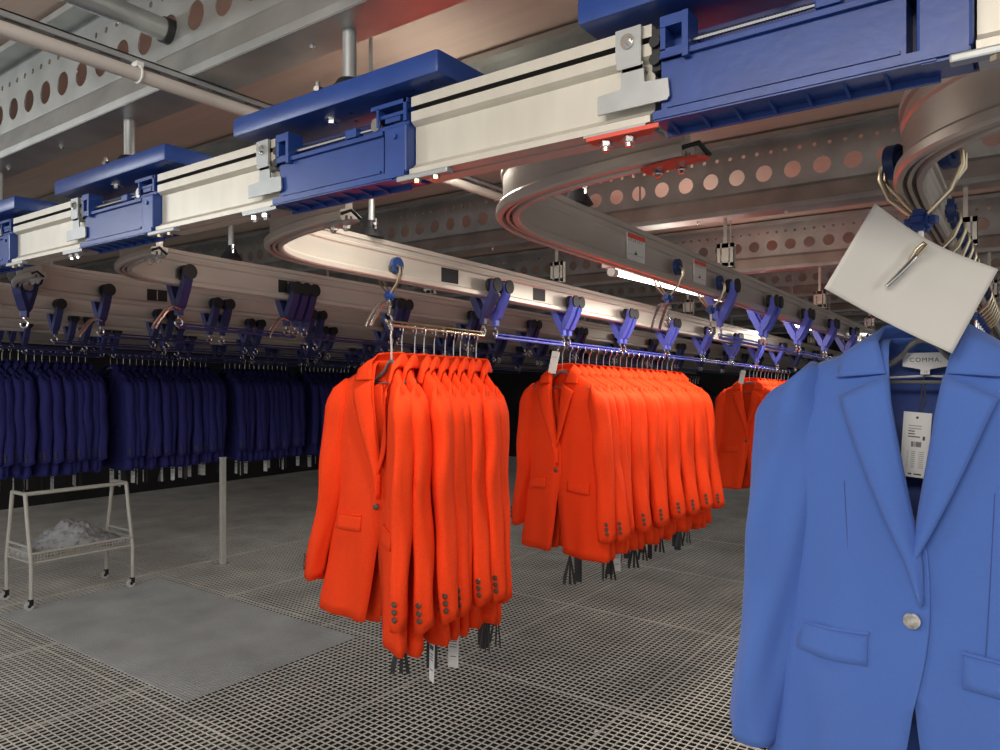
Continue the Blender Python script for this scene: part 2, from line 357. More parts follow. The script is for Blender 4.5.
# blue switch units
snames = {-1: 'largest one, cut by the top right edge', 0: 'centre one, under a long blue plate', 1: 'smaller far one at the left', 2: 'last one touching the left edge', -2: 'beyond the right edge'}
for k in (-1, 0, 1, 2):
    s0 = .722 + k * P; s1 = 1.032 + k * P
    cx = -(s0 + s1) / 2; hl = (s1 - s0) / 2
    root = empty('conveyor_switch', (cx, FE, Z(.29)))
    tag(root, 'blue plastic conveyor switch unit, %s' % snames[k], 'conveyor switch', 'blue switch units on the front line')
    m = MB()
    m.box((-hl + .012, .000, .006), (hl - .055, .05, .070))                 # main panel
    m.box((-hl + .012, -.006, .066), (hl - .052, .004, .073), bev=.001)      # top lip
    m.box((-hl + .020, -.003, .012), (hl - .060, .001, .016))
    link('panel', m.mesh('panel', M['bluep']), root)
    m = MB()                                                                # skirt with ribs
    m.box((-hl + .006, -.010, -.001), (hl - .005, .002, .008)); m.box((-hl + .006, .03, -.010), (hl - .03, .034, .003))
    m.box((-hl + .006, -.008, -.003), (hl - .03, .034, .001))
    for q in range(7):
        x = -hl + .02 + q * .036; m.add([(x, -.008, -.002), (x + .003, -.008, -.002), (x + .003, .032, -.010), (x, .032, -.010), (x, .032, -.002), (x + .003, .032, -.002)], [(0, 3, 4), (1, 5, 2), (0, 1, 2, 3), (0, 4, 5, 1), (3, 2, 5, 4)])
    link('ribbed_skirt', m.mesh('ribbed_skirt', M['bluep']), root)
    m = MB()                                                                # right end block and bracket above
    m.box((hl - .046, -.008, .004), (hl - .002, .052, .074), bev=.003); m.box((hl - .042, -.006, -.004), (hl - .004, .04, .004))
    m.cyl((hl - .024, -.008, .058), (hl - .024, -.011, .058), .004, 10)
    e = link('end_block', m.mesh('end_block', M['bluep']), root)
    m = MB()
    m.box((hl - .075, .0, .074), (hl - .004, .05, .080)); m.box((hl - .066, -.004, .080), (hl - .062, .03, .108)); m.box((hl - .012, -.004, .080), (hl - .006, .04, .112))
    m.box((hl - .066, .0, .092), (hl - .006, .004, .097)); m.box((hl - .078, -.004, .106), (hl - .004, .04, .112)); m.box((hl - .05, -.002, .083), (hl - .02, .004, .09))
    link('upper_bracket', m.mesh('upper_bracket', M['bluep']), root)
    m = MB()                                                                # left bracket: a loop
    m.box((-hl + .014, -.008, .066), (-hl + .046, .03, .076)); m.box((-hl + .014, -.008, .074), (-hl + .020, .02, .112)); m.box((-hl + .040, -.010, .062), (-hl + .047, .02, .112))
    m.box((-hl + .014, -.009, .100), (-hl + .046, .02, .112)); m.box((-hl + .02, .018, .076), (-hl + .04, .022, .1))
    link('loop_bracket', m.mesh('loop_bracket', M['bluep']), root)
    m = MB(); m.box((-hl, .008, .072), (hl, .052, .078)); m.box((-hl, .046, .0), (hl, .052, .112)); link('back_plate', m.mesh('back_plate', M['navyp']), root)
    m = MB(); r0 = Vector((-hl + .05, .006, .082)); 
    m.cyl((-hl + .048, .004, .083), (hl - .06, .004, .083), .0028, 8)
    for q in range(34):
        x = -hl + .055 + q * .0033; m.cyl((x, .004, .083), (x + .0016, .004, .083), .0038, 8)
    sh = link('spring_rod', m.mesh('spring_rod', M['steel'], True), root)
    m = MB(); m.box((hl - .135, -.004, .076), (hl - .110, .012, .090), bev=.002); link('rod_clip', m.mesh('rod_clip', M['bluep']), sh); link('rod_knob', MB().cyl((hl - .07, -.002, .086), (hl - .07, .014, .086), .010, 14).mesh('rod_knob', M['steel']), sh)
    m = MB()
    for q in range(5):
        x = -hl + .07 + q * .03; m.cyl((x, .01, .0), (x, .01, -.0), .001, 5) if 0 else None
    # flat blue carrier plate over the switch
    pr = empty('support_plate', (-(.65 + 1.115) / 2 - k * P, .80, Z(.413)))
    tag(pr, 'thick flat blue plate over a switch, %s' % snames[k], 'support plate', 'flat blue plates above the switches')
    m = MB(); m.box((-.2325, -.05, .0), (.2325, .065, .0325), bev=.006); link('slab', m.mesh('slab', M['bluep'], True), pr)
    m = MB(); m.cyl((-.02, -.012, .0), (-.02, -.012, -.004), .013, 18); m.cyl((-.02, -.012, -.004), (-.02, -.012, -.010), .008, 6); link('bolt', m.mesh('bolt', M['steel']), pr)
    hm = MB().cyl((0, 0, .0002), (0, 0, -.0006), .003, 8).mesh('hole_mark', M['black'])
    for (a, b) in ((.16, -.02), (.19, 0), (.205, -.03), (.14, .01), (.0, .02), (.02, -.01)): link('hole_mark', hm, pr, loc=(a, b, 0))
    # threaded hanger rod from the beam down to the plate
    hr = empty('hanger_rod', (-.877 - k * P, .80, Z(.446))); tag(hr, 'rod with rubber mount above a blue plate, %s' % snames[k], 'hanger rod', 'rods holding the blue plates')
    link('rod', MB().cyl((0, 0, .0), (0, 0, .104), .011, 16).mesh('rod', M['zincp'], True), hr)
    m = MB(); m.cyl((0, 0, .0), (0, 0, .012), .028, 18); m.cyl((0, 0, .012), (0, 0, .024), .026, 18, r2=.019); link('rubber_mount', m.mesh('rubber_mount', M['black'], True), hr)
    m = MB(); m.cyl((-.040, -.03, .0), (-.040, -.03, .022), .004, 8); m.cyl((-.040, -.03, .006), (-.040, -.03, .013), .008, 6); link('small_bolt', m.mesh('small_bolt', M['steel']), hr)

# ---------------------------------------------------------------- siding rails
Z0 = .326; SL = .024
D2 = .862
arc = [(-.475, .972), (-.385, .978), (-.245, 1.01), (-.125, 1.062), (-.045, 1.15), (-.008, 1.27), (0, 1.42)]
def siding_path(d, t1=11.0):
    pts = [(-(d + a), t, Z(Z0 - SL * max(t, 1.0) + .0)) for a, t in arc]
    return [tuple(p) for p in catmull(pts, 7)] + [(-d, t, Z(Z0 - SL * t)) for t in (2, 3, 5, 8, t1)]
sprof = [(-.009, .022), (-.009, .074), (-.013, .078), (-.013, .084), (-.009, .087), (-.009, .098), (-.015, .100), (-.015, .112), (-.005, .112), (-.005, .106), (.005, .106), (.005, .112), (.015, .112), (.015, .100), (.009, .098), (.009, .087), (.013, .084), (.013, .078), (.009, .074), (.009, .022),
         (.019, .020), (.022, .016), (.022, .004), (.018, 0), (.010, 0), (.008, .010), (.003, .010), (.003, .003), (-.003, .003), (-.003, .010), (-.008, .010), (-.010, 0), (-.018, 0), (-.022, .004), (-.022, .016), (-.019, .020)]
smids = [0] * len(sprof)
for q in (9, 25, 29): smids[q] = 1
KS = list(range(-1, 9))                   # siding index: k=-1 is at the right (d=.182), 0 at .862, 1 at 1.542 ...
def sd(k): return D2 + P * k - (.02 if k == -1 else 0)
slab = {-1: 'right-hand branch rail curling down above the blue blazer', 0: 'branch rail with the red-topped stickers, curving from centre to right', 1: 'bright branch rail over the orange blazers', 2: 'brownish branch rail left of the bright one over the orange blazers', 3: 'branch rail starting near the left edge below the small blue switch', 4: 'branch rail at far left, third behind the orange blazers'}
sid = {}
for k in KS:
    root = empty('branch_rail', (-sd(k), 1.0, Z(.3))); sid[k] = root
    tag(root, slab.get(k, 'dim distant branch rail, %s from the left wall' % ordn(9 - k)), 'rail', 'branch rails running away from the front line')
    m = MB(); m.sweep(sprof, [(x + sd(k), y - 1.0, z - Z(.3)) for x, y, z in siding_path(sd(k))], ms=smids)
    link('rail_profile', m.mesh('rail_profile', [M['side'], M['alud']], True, 30), root)
    if k == 7: root.location.z += .055
    # tip plate with bolts
    tx, ty = -(sd(k) + arc[0][0]), arc[0][1]; zz = Z0 - SL
    c = MB().prism([(.475 - .02 - .0, -.045), (.475 + .02, -.045), (.475 + .03, -.028), (.475 - .07, -.020 + .018), (.475 - .07, -.030)], 'z', zz - .3 - .006, zz - .3 - .001)
    rp = link('clamp_pad', c.mesh('clamp_pad', M['red' if k == 0 else 'zincp']), root)
    for bx in (-.01, -.045):
        b = MB(); px, py = .475 + bx, -.030; zb = zz - .3 - .006
        b.cyl((px, py + .004, zb), (px, py + .004, zb - .007), .008, 6); b.cyl((px, py + .004, zb - .007), (px, py + .004, zb - .012), .0045, 8); link('hex_bolt', b.mesh('hex_bolt', M['steel']), rp)
    b = MB(); b.tube([(.475 - .03, -.035, zz - .3 - .002), (.475 + .0, -.045, zz - .3 + .012), (.475 + .02, -.04, zz - .3 + .016), (.475 + .03, -.025, zz - .3 + .0)], .0035, 8); link('end_loop', b.mesh('end_loop', M['black'], True), root)
# black service windows in some rails, stickers
def on_face(k, t, z0, z1, ln, name, mt, off=.0095, parent=None):
    """thin plate on the camera side face of siding k at distance t"""
    zz = Z0 - SL * t
    m = MB(); m.box((.0088, t - 1.0 - ln / 2, zz + z0 - .3), (off + .0, t - 1.0 + ln / 2, zz + z1 - .3))
    return link(name, m.mesh(name, M[mt]), parent or sid[k])
for k, t in ((1, 1.83), (1, 2.36), (2, 1.72), (2, 2.30), (3, 1.6)):
    on_face(k, t, .026, .072, .085, 'dark_window', 'black', .0100)
    if k != 1: on_face(k, t, .030, .068, .004, 'window_edge', 'side', .0104)
    m = MB()
for t in (1.60, 2.1): on_face(1, t, .024, .0735, .0012, 'joint_line', 'alud', .0093)
for t, ln in ((1.775, .105), (2.23, .10)):
    zz = Z0 - SL * t
    root = empty('sticker', (-sd(0) + .0135, t, Z(zz))); tag(root, 'white sticker with red heading on the branch rail, %s' % ('the larger nearer one' if t < 2 else 'the smaller farther one'), 'sticker', 'red-headed stickers on the rail')
    m = MB(); h0, h1 = .022, .092
    m.box((-.002, -ln / 2, h0), (.0007, ln / 2, h1)); m.box((.0006, -ln / 2, h1 - .012), (.0010, ln / 2, h1), 1)
    m.box((.0006, -ln / 2 + .004, h0 + .016), (.0010, ln / 2 - .004, h0 + .0165), 2)
    random.seed(3)
    y = -ln / 2 + .006
    for q in range(7):
        wq = random.uniform(.004, .008); zt = h1 - .020
        m.box((.0006, y, zt), (.0010, y + .002, zt + .007), 2); m.box((.0006, y, zt + (.005 if q % 2 else .0)), (.0010, y + wq * .8, zt + (.007 if q % 2 else .002)), 2); y += .013
    m.box((.0006, -.012, h0 + .018), (.001, .004, h0 + .023), 2); m.box((.0006, -.004, h0 + .022), (.001, -.001, h0 + .029), 2)
    link('face', m.mesh('face', [M['white'], M['red'], M['ink']]), root)

# brackets hanging from beams down to the branch rails
def slotted(k, e, zt, lab):
    d = sd(k); zb = Z0 - SL * e + .112
    root = empty('rail_bracket', (-d, e + .02, Z(zb))); tag(root, lab, 'bracket', 'slotted steel brackets holding the branch rails')
    h = .085; m = MB(); w2 = .030; m.box((-.006, 0, h), (.006, .003, zt - zb))
    m.box((-w2, 0, 0), (-w2 + .013, .003, h)); m.box((w2 - .013, 0, 0), (w2, .003, h)); m.box((-.012, 0, 0), (.012, .003, h))
    m.box((-w2, 0, 0), (w2, .003, h * .22)); m.box((-w2, 0, h * .82), (w2, .003, h)); m.box((-w2, 0, 0), (-w2 + .002, .02, h)); m.box((w2 - .002, 0, 0), (w2, .02, h)); m.box((-w2, -.015, 0), (w2, .02, .003))
    link('slotted_plate', m.mesh('slotted_plate', M['alu']), root)
kn = {-1: 'the right-hand branch rail', 0: 'the stickered branch rail', 1: 'the bright branch rail', 2: 'the brownish branch rail', 3: 'the fourth branch rail', 4: 'the fifth branch rail', 5: 'the sixth branch rail', 6: 'the seventh branch rail', 7: 'a far left branch rail', 8: 'the farthest left branch rail'}
for k in KS:
    for i, e in enumerate(BE[2:6]):
        slotted(k, e, .55, 'slotted steel bracket on top of %s, %s from its near end' % (kn[k], ordn(i + 1)))
    root = empty('rail_hanger', (-sd(k), 1.49, Z(Z0 - SL * 1.49 + .112))); tag(root, 'rod with black rubber cone on top of %s near its bend' % kn[k], 'rail hanger', 'cone mounts near the rail bends')
    h = .55 - (Z0 - SL * 1.49 + .112)
    m = MB(); m.cyl((0, 0, .002), (0, 0, .030), .038, 18, r2=.02); m.cyl((0, 0, .03), (0, 0, .05), .02, 16, r2=.014); link('rubber_cone', m.mesh('rubber_cone', M['black'], True), root)
    m = MB(); m.cyl((0, 0, .05), (0, 0, h), .009, 12); link('rod', m.mesh('rod', M['zincp'], True), root)
    m = MB(); m.cyl((.03, -.012, .02), (.03, -.012, .05), .004, 8); m.cyl((.03, -.012, .032), (.03, -.012, .038), .008, 6); link('small_bolt', m.mesh('small_bolt', M['steel']), root)

# lamp tube between two rails
root = empty('tube_lamp', (-1.18, 3.0, Z(.365))); tag(root, 'glowing fluorescent tube just below the stickered branch rail', 'lamp')
link('tube', MB().cyl((0, -.7, 0), (0, .7, 0), .009, 16).mesh('tube', M['lamp'], True), root)
link('housing', MB().box((-.03, -.74, .016), (.03, .74, .05)).mesh('housing', M['white']), root)
for s in (-1, 1): link('end_cap', MB().cyl((0, s * .70, 0), (0, s * .73, 0), .015, 16).mesh('end_cap', M['white'], True), root)
for s in (-1, 1): link('suspension_rod', MB().cyl((0, s * .5, .05), (0, s * .5, CE - .365), .004, 8).mesh('suspension_rod', M['zincp'], True), root)
root = empty('tube_lamp', (-1.18, 5.1, Z(.318))); tag(root, 'second fluorescent tube added as fill farther along, behind the stickered branch rail', 'lamp')  # added lamp, brightens the far orange blazers
link('tube', MB().cyl((0, -.6, 0), (0, .6, 0), .009, 16).mesh('tube', M['lamp'], True), root)
link('housing', MB().box((-.03, -.64, .016), (.03, .64, .05)).mesh('housing', M['white']), root)
for s in (-1, 1): link('end_cap', MB().cyl((0, s * .60, 0), (0, s * .63, 0), .015, 16).mesh('end_cap', M['white'], True), root)
for s in (-1, 1): link('suspension_rod', MB().cyl((0, s * .5, .05), (0, s * .5, CE - .318), .004, 8).mesh('suspension_rod', M['zincp'], True), root)

root = empty('tube_lamp', (-1.14, 1.30, Z(.55))); tag(root, 'short fill tube added out of sight behind the front rail between two branch rails', 'lamp')  # added lamp kept out of view, brightens the rail over the orange blazers
link('tube', MB().cyl((0, -.22, 0), (0, .22, 0), .011, 16).mesh('tube', M['lamp'], True), root)
link('housing', MB().box((-.03, -.25, .014), (.03, .25, .045)).mesh('housing', M['white']), root)
for s in (-1, 1): link('suspension_rod', MB().cyl((0, s * .2, .045), (0, s * .2, CE - .55), .004, 8).mesh('suspension_rod', M['zincp'], True), root)

# ---------------------------------------------------------------- trolleys and carrier bars
def disc(r, th, x):
    m = MB(); m.cyl((x - th / 2, 0, 0), (x + th / 2, 0, 0), r, 20); m.cyl((x - th / 2 - .003, 0, 0), (x + th / 2 + .003, 0, 0), r * .55, 14); m.cyl((x - th / 2 - .005, 0, 0), (x + th / 2 + .005, 0, 0), r * .2, 8); return m
ME = {}
# origin of a trolley: bottom centre line of the rail.  wheels at z=+.041
for s, nm in ((-1, 'l'), (1, 'r')):
    ME['wheel' + nm] = disc(.0235, .012, s * .0295).mesh('wheel', M['bluew'], True)
    _w = disc(.0235, .013, s * .030); _w.cyl((s * .055, 0, 0), (s * .062, 0, 0), .024, 20); _w.cyl((s * .03, 0, 0), (s * .056, 0, 0), .006, 8)
    ME['wheelb' + nm] = _w.mesh('wheel', M['black'], True)
def wire_v():
    m = MB()
    for s in (-1, 1):
        m.tube([(s * .037, 0, .041), (s * .044, 0, .036), (s * .045, 0, .020), (s * .034, 0, -.010), (s * .006, 0, -.040)], .0034, 8)
        m.tube([(s * .037, .012, .041), (s * .044, .012, .036), (s * .044, .012, .018), (s * .006, .012, -.038)], .0026, 8)
    return m
ME['wire'] = wire_v().mesh('yoke', M['brass'], True)
def hubm(c):
    m = MB(); m.cyl((-.010, .004, -.045), (.010, .004, -.045), .011, 8)
    for a in range(0, 360, 60): m.box((-.006, .004 + .012 * math.cos(R(a)) - .004, -.045 + .012 * math.sin(R(a)) - .004), (.006, .004 + .012 * math.cos(R(a)) + .004, -.045 + .012 * math.sin(R(a)) + .004))
    m.box((-.018, -.002, -.050), (.018, .010, -.040), bev=.002); return m
ME['hub'] = hubm(0).mesh('hub', M['bluep'])
def plastic_v():
    m = MB()
    for s in (-1, 1):
        pts = [(s * .042, .058), (s * .056, .050), (s * .056, .016), (s * .043, -.018), (s * .018, -.066), (s * .001, -.078), (s * .001, -.044), (s * .020, -.008), (s * .034, .018), (s * .0385, .05)]
        m.prism([(a * 1.0, b) for a, b in pts], 'y', -.012, .016)
        m.box((s * .040, -.013, .028), (s * .052, .015, .052), bev=.003)
    m.box((-.009, -.011, -.094), (.009, .013, -.062), bev=.003)
    return m
ME['yoke_n'] = plastic_v().mesh('yoke', M['navyp']); ME['yoke_v'] = plastic_v().mesh('yoke', M['navyp_lit'])
def hookm(long=False):
    m = MB(); a = [(0, 0, -.05), (0, .003, -.072), (0, .002, -.088), (0, 0, -.098)]
    m.tube(a, .004, 8)
    m.tube([(0, .014 * math.cos(R(q)) * .9, -.118 + .014 * math.sin(R(q)) + .003) for q in range(-180, 120, 20)], .0035, 8)
    return m
ME['hook'] = hookm().mesh('hook', M['steel'], True)
def lever():
    m = MB()
    for s in (-1, 1): m.tube([(s * .010, .0, -.075), (s * .012, -.02, -.066), (s * .012, -.038, -.075), (s * .012, -.075, -.125), (s * .012, -.082, -.140)], .0042, 8)
    m.cyl((-.012, -.02, -.066), (.012, -.02, -.066), .003, 8)
    return m
ME['lever'] = lever().mesh('lever', M['steel'], True)
def add_trolley(root, ofs, kind, lev=False, zoff=0):
    """kind: 'wire', 'navy', 'violet' - parts below root; the yoke carries the wheels as sub-parts"""
    y = link('yoke', ME[{'wire': 'wire', 'navy': 'yoke_n', 'violet': 'yoke_v'}[kind]], root, loc=(0, ofs, zoff))
    for nm in 'lr':
        w_ = link('wheel', ME[('wheel' if kind == 'wire' else 'wheelb') + nm], y, loc=(0, .004, .042))
    if kind == 'wire': link('hub', ME['hub'], y)
    link('hook', ME['hook'], root, loc=(0, ofs, zoff))
    if lev: link('lever', ME['lever'], root, loc=(0, ofs, zoff))
def barm(L, c, pegs=True):
    m = MB(); m.tube([(0, 0, -.132), (0, L, -.132 - SL * L)], .0052, 12)
    m.tube([(0, -.004, -.120), (0, L + .004, -.120 - SL * L)], .003, 8)
    return m
ME['bar_s'] = barm(.46, 0).mesh('bar', M['brass'], True); ME['bar_v'] = barm(.46, 0).mesh('bar', M['navyp_lit'], True); ME['bar_n'] = barm(.46, 0).mesh('bar', M['navyp'], True)
prot = {}
def carrier(k, t, kind, lab, lev=False):
    key = (kind, lev)
    if key not in prot:
        r = empty('garment_carrier')
        add_trolley(r, 0, kind, lev); add_trolley(r, .46, 'navy' if kind == 'wire' else kind, zoff=-SL * .46)
        link('bar', ME[{'wire': 'bar_s', 'navy': 'bar_n', 'violet': 'bar_v'}[kind]], r)
        reg(r); prot[key] = r; o = r
    else: o = copy_tree(prot[key])
    o.location = (-sd(k), t, Z(Z0 - SL * t) + (.055 if k == 7 else 0)); o.name = 'garment_carrier'
    tag(o, lab, 'garment carrier', 'carriers running on the branch rails'); return o
ptr = {}
def trolley(k, t, kind, lab, d=None, lev=False, rz=0):
    key = (kind, lev)
    if key not in ptr:
        r = empty('trolley'); add_trolley(r, 0, kind, lev); reg(r); ptr[key] = r; o = r
    else: o = copy_tree(ptr[key])
    o.location = (-(sd(k) if d is None else d), t, Z(Z0 - SL * max(1, t))); o.rotation_euler.z = rz
    tag(o, lab, 'trolley', 'single trolleys on the branch rails'); return o
cn = {0: 'stickered branch rail', 1: 'bright branch rail', 2: 'brownish branch rail', 3: 'fourth branch rail', 4: 'fifth branch rail', 5: 'sixth branch rail', 6: 'seventh branch rail'}
ts = {1: [1.56] + [2.09 + .505 * i for i in range(13)], 0: [2.45 + .52 * i for i in range(9)], 2: [1.30] + [1.80 + .51 * i for i in range(11)],
      3: [1.38 + .52 * i for i in range(11)], 4: [1.5 + .53 * i for i in range(10)], 5: [1.4 + .54 * i for i in range(9)], 6: [1.9 + .535 * i for i in range(7)], 7: [1.55 + .535 * i for i in range(9)]}
cn[7] = 'rail over the navy blazers'
for k, l in ts.items():
    for i, t in enumerate(l):
        kd = 'wire' if (k == 1 and i == 0) else ('violet' if (k in (0, 1) and i < 8) else 'navy')  # violet: navy plastic coloured as if lit, on the nearer carriers
        lb = 'steel bar carrier with round blue wheels holding the front orange blazers' if (k == 1 and i == 0) else '%s carrier bar, %s from the near end of the %s' % ({'violet': 'violet-lit navy', 'navy': 'dark navy', 'wire': 'steel'}[kd], ordn(i + 1), cn[k])
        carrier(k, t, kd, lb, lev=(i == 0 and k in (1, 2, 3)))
trolley(0, 2.01, 'wire', 'single wire trolley with steel lever below the nearer red-headed sticker', lev=True)
trolley(0, 2.36, 'wire', 'single wire trolley just right of the farther sticker')
trolley(2, 1.72, 'navy', 'navy trolley beside the dark window of the brownish branch rail', lev=True)
trolley(3, 1.07, 'navy', 'large navy trolley at the left edge of the photo, on the rail bend', d=sd(3) - .12, rz=-.9)
trolley(-1, 1.30, 'wire', 'large wire trolley with blue caps above the hooked sheet of paper', d=sd(-1) - .018, rz=-.25).scale = (1.3, 1.3, 1.15)
for i in range(16):
    t = 1.68 + i * .115 + (.25 if i > 8 else 0)
    trolley(-1, t, 'wire', '%s trolley of the tight queue behind the sheet of paper' % ordn(i + 1))

# ---------------------------------------------------------------- hangers and blazers
def hanger_parts():
    h = MB(); pts = [(.0, 0, -.108), (0, 0, -.060), (.001, 0, -.048)]
    pts += [(.016 * math.cos(R(a)) - .016 + .016, 0, -.014 + .0 + .016 * math.sin(R(a))) for a in range(-75, 200, 20)]
    h.tube(pts, .0019, 8)
    b = MB()
    def f(u, v):
        x = (u * 2 - 1) * .172; z = -.110 - .024 * min(1, abs(x) / .055) ** 2 - .35 * max(0, abs(x) - .045); a = v * 2 * math.pi
        th = .004 + .003 * min(1, abs(x) / .15); hh = .006
        return (x, th * math.cos(a) - .012 * (abs(x) / .195) ** 2, z + hh * math.sin(a))
    b.grid(f, 20, 8)
    b.tube([(-.15, 0, -.176), (.15, 0, -.176)], .003, 8)
    return h.mesh('hook', M['steel'], True), b.mesh('shoulder_bar', M['hang'], True)
HK, HB = hanger_parts()
hprot = None
def hanger(loc, rz, lab, group):
    global hprot
    if hprot is None:
        r = empty('clothes_hanger'); link('hook', HK, r); link('shoulder_bar', HB, r); reg(r); hprot = o = r
    else: o = copy_tree(hprot)
    o.location = loc; o.rotation_euler.z = rz; tag(o, lab, 'hanger', group); return o

def lerpl(l, x):
    for (a, p), (b, q) in zip(l, l[1:]):
        if x <= b:
            t = (x - a) / (b - a); t = t * t * (3 - 2 * t) * .5 + t * .5; return p + (q - p) * t
    return l[-1][1]
SLP = .37
def ztop(x): return -.108 - SLP * max(0, abs(x) - .055)
ZH = -.860
class Blz:
    def __init__(s, D=.05, seed=0, amp=.006, res=1.0, button=-.525, shw=.195, swing=0, roll=0, sw=1, fl=0):
        s.sw = sw; s.fl = fl
        s.D = D; s.r = random.Random(seed); s.amp = amp; s.res = res; s.zb = button; s.shw = shw; s.swing = swing
        s.ph = [s.r.uniform(0, 6.3) for _ in range(8)]
        s.wl = [(0, shw), (.08, shw + .004), (.25, .205), (.5, .193), (.75, .215 + .4 * fl), (1, .232 + fl)]
        s.roll = roll
    def v_of(s, x, z): zt = ztop(x); return max(0, min(1, (z - zt) / (ZH - zt)))
    def dep(s, v): return s.D * math.sqrt(min(1, v / .13)) * lerpl([(0, 1), (.45, .88), (.7, 1.05), (1, 1.12)], v)
    def rip(s, x, z):
        v = s.v_of(x, z); p = s.ph
        return s.amp * v * (math.sin(34 * x + p[0] + 4 * z) + .6 * math.sin(61 * x + p[1] - 6 * z) + .4 * math.sin(13 * z + p[2] + 9 * x))
    def front(s, x, z):
        v = s.v_of(x, z); W = lerpl(s.wl, v); q = min(1, abs(x) / W)
        return -s.dep(v) * max(0, 1 - q ** 2.5) ** .4 + s.rip(x, z)
    def edge(s, z, sg):
        if z > s.zb: e = max(0, .046 * ((z + .44) / .33)) if z > -.44 else 0
        else: e = .035 * ((s.zb - z) / (s.zb - ZH)) ** 2
        return e - (.010 if sg < 0 else .006) * math.exp(-((z - s.zb) / .2) ** 2) * (1 if z > s.zb else 1)
    def body(s):
        m = MB(); nv = int(26 * s.res); nu = int(26 * s.res)
        for sg in (-1, 1):
            def f(u, v):
                v = v ** 1.15
                zc = -.12 * (1 - v) + ZH * v; W = lerpl(s.wl, v); e = s.edge(zc, sg)
                p = .8
                c = max(-.3, e / W); pe = -math.acos(max(0, min(1, c)) ** (1 / p)) if c >= 0 else -math.pi / 2
                ph = math.pi / 2 + (pe - math.pi / 2) * u
                x = W * max(0, math.cos(ph)) ** p
                y = s.dep(v) * (abs(math.sin(ph)) ** p) * (1 if ph > 0 else -1)
                if u > .98 and c < 0: x = e
                if c < 0 and ph < -1.2: x = x + (e) * ((-ph - 1.2) / (math.pi / 2 - 1.2)) ** 2 * (1 if x < .03 else 1)
                zt = ztop(x); z = zt * (1 - v) + (ZH - (.012 if ph < 0 else 0) + (.02 * (1 - min(1, x / .09)) ** 2 if ph < -.5 else 0)) * v
                y += s.rip(x * sg, z) * (1 if ph < 0 else .8)
                if ph < -.6 and sg < 0: y -= .005 * max(0, 1 - abs(x) / .05)
                return (x * sg, y, z)
            m.grid(f, nu, nv)
        return m
    def sleeve(s, sg):
        m = MB(); n = int(18 * s.res); nv = int(24 * s.res); p = s.ph; k = s.D / .075
        kb = max(.62, k)
        cx = [(0, s.shw - .012), (.06, s.shw + .012), (.5, s.shw + .036), (1, s.shw + .052 + 1.5 * s.fl + s.swing * .02)]
        cy = [(0, 0), (.5, -.004), (.75, -.010), (1, -.030 * kb)]
        ra = [(0, .004), (.035, .024), (.12, .036), (.5, .034), (.8, .032), (1, .030)]
        rb = [(0, .008), (.035, .045), (.12, .066), (.5, .060), (.8, .054), (1, .050)]
        z0 = ztop(s.shw) + .010
        def f(u, v):
            a = u * 2 * math.pi; t = v
            fold = 1 + .11 * math.sin(3 * a + p[3] + 5 * t) * min(1, t * 4) + .06 * math.sin(5 * a + p[4] - 11 * t)
            x = lerpl(cx, t) + s.sw * lerpl(ra, t) * math.cos(a) * fold
            y = lerpl(cy, t) + kb * lerpl(rb, t) * math.sin(a) * fold + s.swing * .012 * t + .004 * math.sin(16 * t + p[5])
            z = z0 + (-.775 - z0) * t + .012 * math.sin(a) * t - .03 * (1 - t) ** 8 * max(0, math.cos(a))
            return (sg * x, y, z)
        s.sf = f
        m.grid(f, n, nv)
        return m
    def lapel(s, sg):
        m = MB(); zt, zbm = -.165, (s.zb + .025 if sg < 0 else -.455)
        ol = [(0, .0), (.25, .030), (.6, .066), (.93, .108), (1, .118)]
        def f(u, v):
            z = zbm + (zt - zbm) * v
            zi = z
            xi = s.edge(z, sg) - .002
            h = (z - zbm) / (zt - zbm)
            xo = xi + .066 * (h ** .85) + .006 * math.sin(math.pi * h) + .001
            x = xi + (xo - xi) * u
            zz = z - .032 * u * v ** 3
            b = .004 + .014 * math.sin(math.pi * min(1, u * .75)) * (1 - .35 * v)
            y = s.front(max(0, x), zz) - b - (.007 if sg < 0 else .003)
            return (sg * x, y, zz)
        m.grid(f, 8, 26); return m
    def collar(s):
        m = MB()
        inner = [(-.050, -.178), (-.062, -.135), (-.060, -.098), (-.035, -.084), (0, -.080)]
        def pos(q):                       # q in 0..1 from left front to right front; 0.5 = back centre
            sg = -1 if q < .5 else 1; h = 1 - abs(q - .5) * 2      # 0 front, 1 back centre
            xi = lerpl([(0, .040), (.35, .056), (.6, .056), (.85, .03), (1, 0)], h)
            zi = lerpl([(0, -.163), (.35, -.112), (.6, -.088), (.85, -.082), (1, -.081)], h)
            yi = lerpl([(0, s.front(.040, -.163) - .006), (.35, -.024 * s.D / .05), (.6, .008), (.85, .028), (1, .032)], h)
            xo = lerpl([(0, .112), (.25, .110), (.5, .104), (.8, .06), (1, 0)], h)
            zo = lerpl([(0, -.168), (.25, -.134), (.5, -.122), (.8, -.126), (1, -.128)], h)
            yo = lerpl([(0, s.front(.10, -.17) - .010), (.25, s.front(.10, -.140) - .007), (.5, .004), (.8, .036), (1, .046)], h)
            return sg, Vector((sg * xi, yi, zi)), Vector((sg * xo, yo, zo))
        def f(u, v):
            sg, a, b = pos(u); p = a.lerp(b, v); p.z -= .004 * math.sin(math.pi * v) * max(0, 1 - (1 - abs(u - .5) * 2) * 6); p.z += .004 * math.sin(math.pi * v); 
            h = 1 - abs(u - .5) * 2
            p.y -= .004 * math.sin(math.pi * v) * (1 if h < .5 else -1)
            return tuple(p)
        m.grid(f, 40, 6); return m
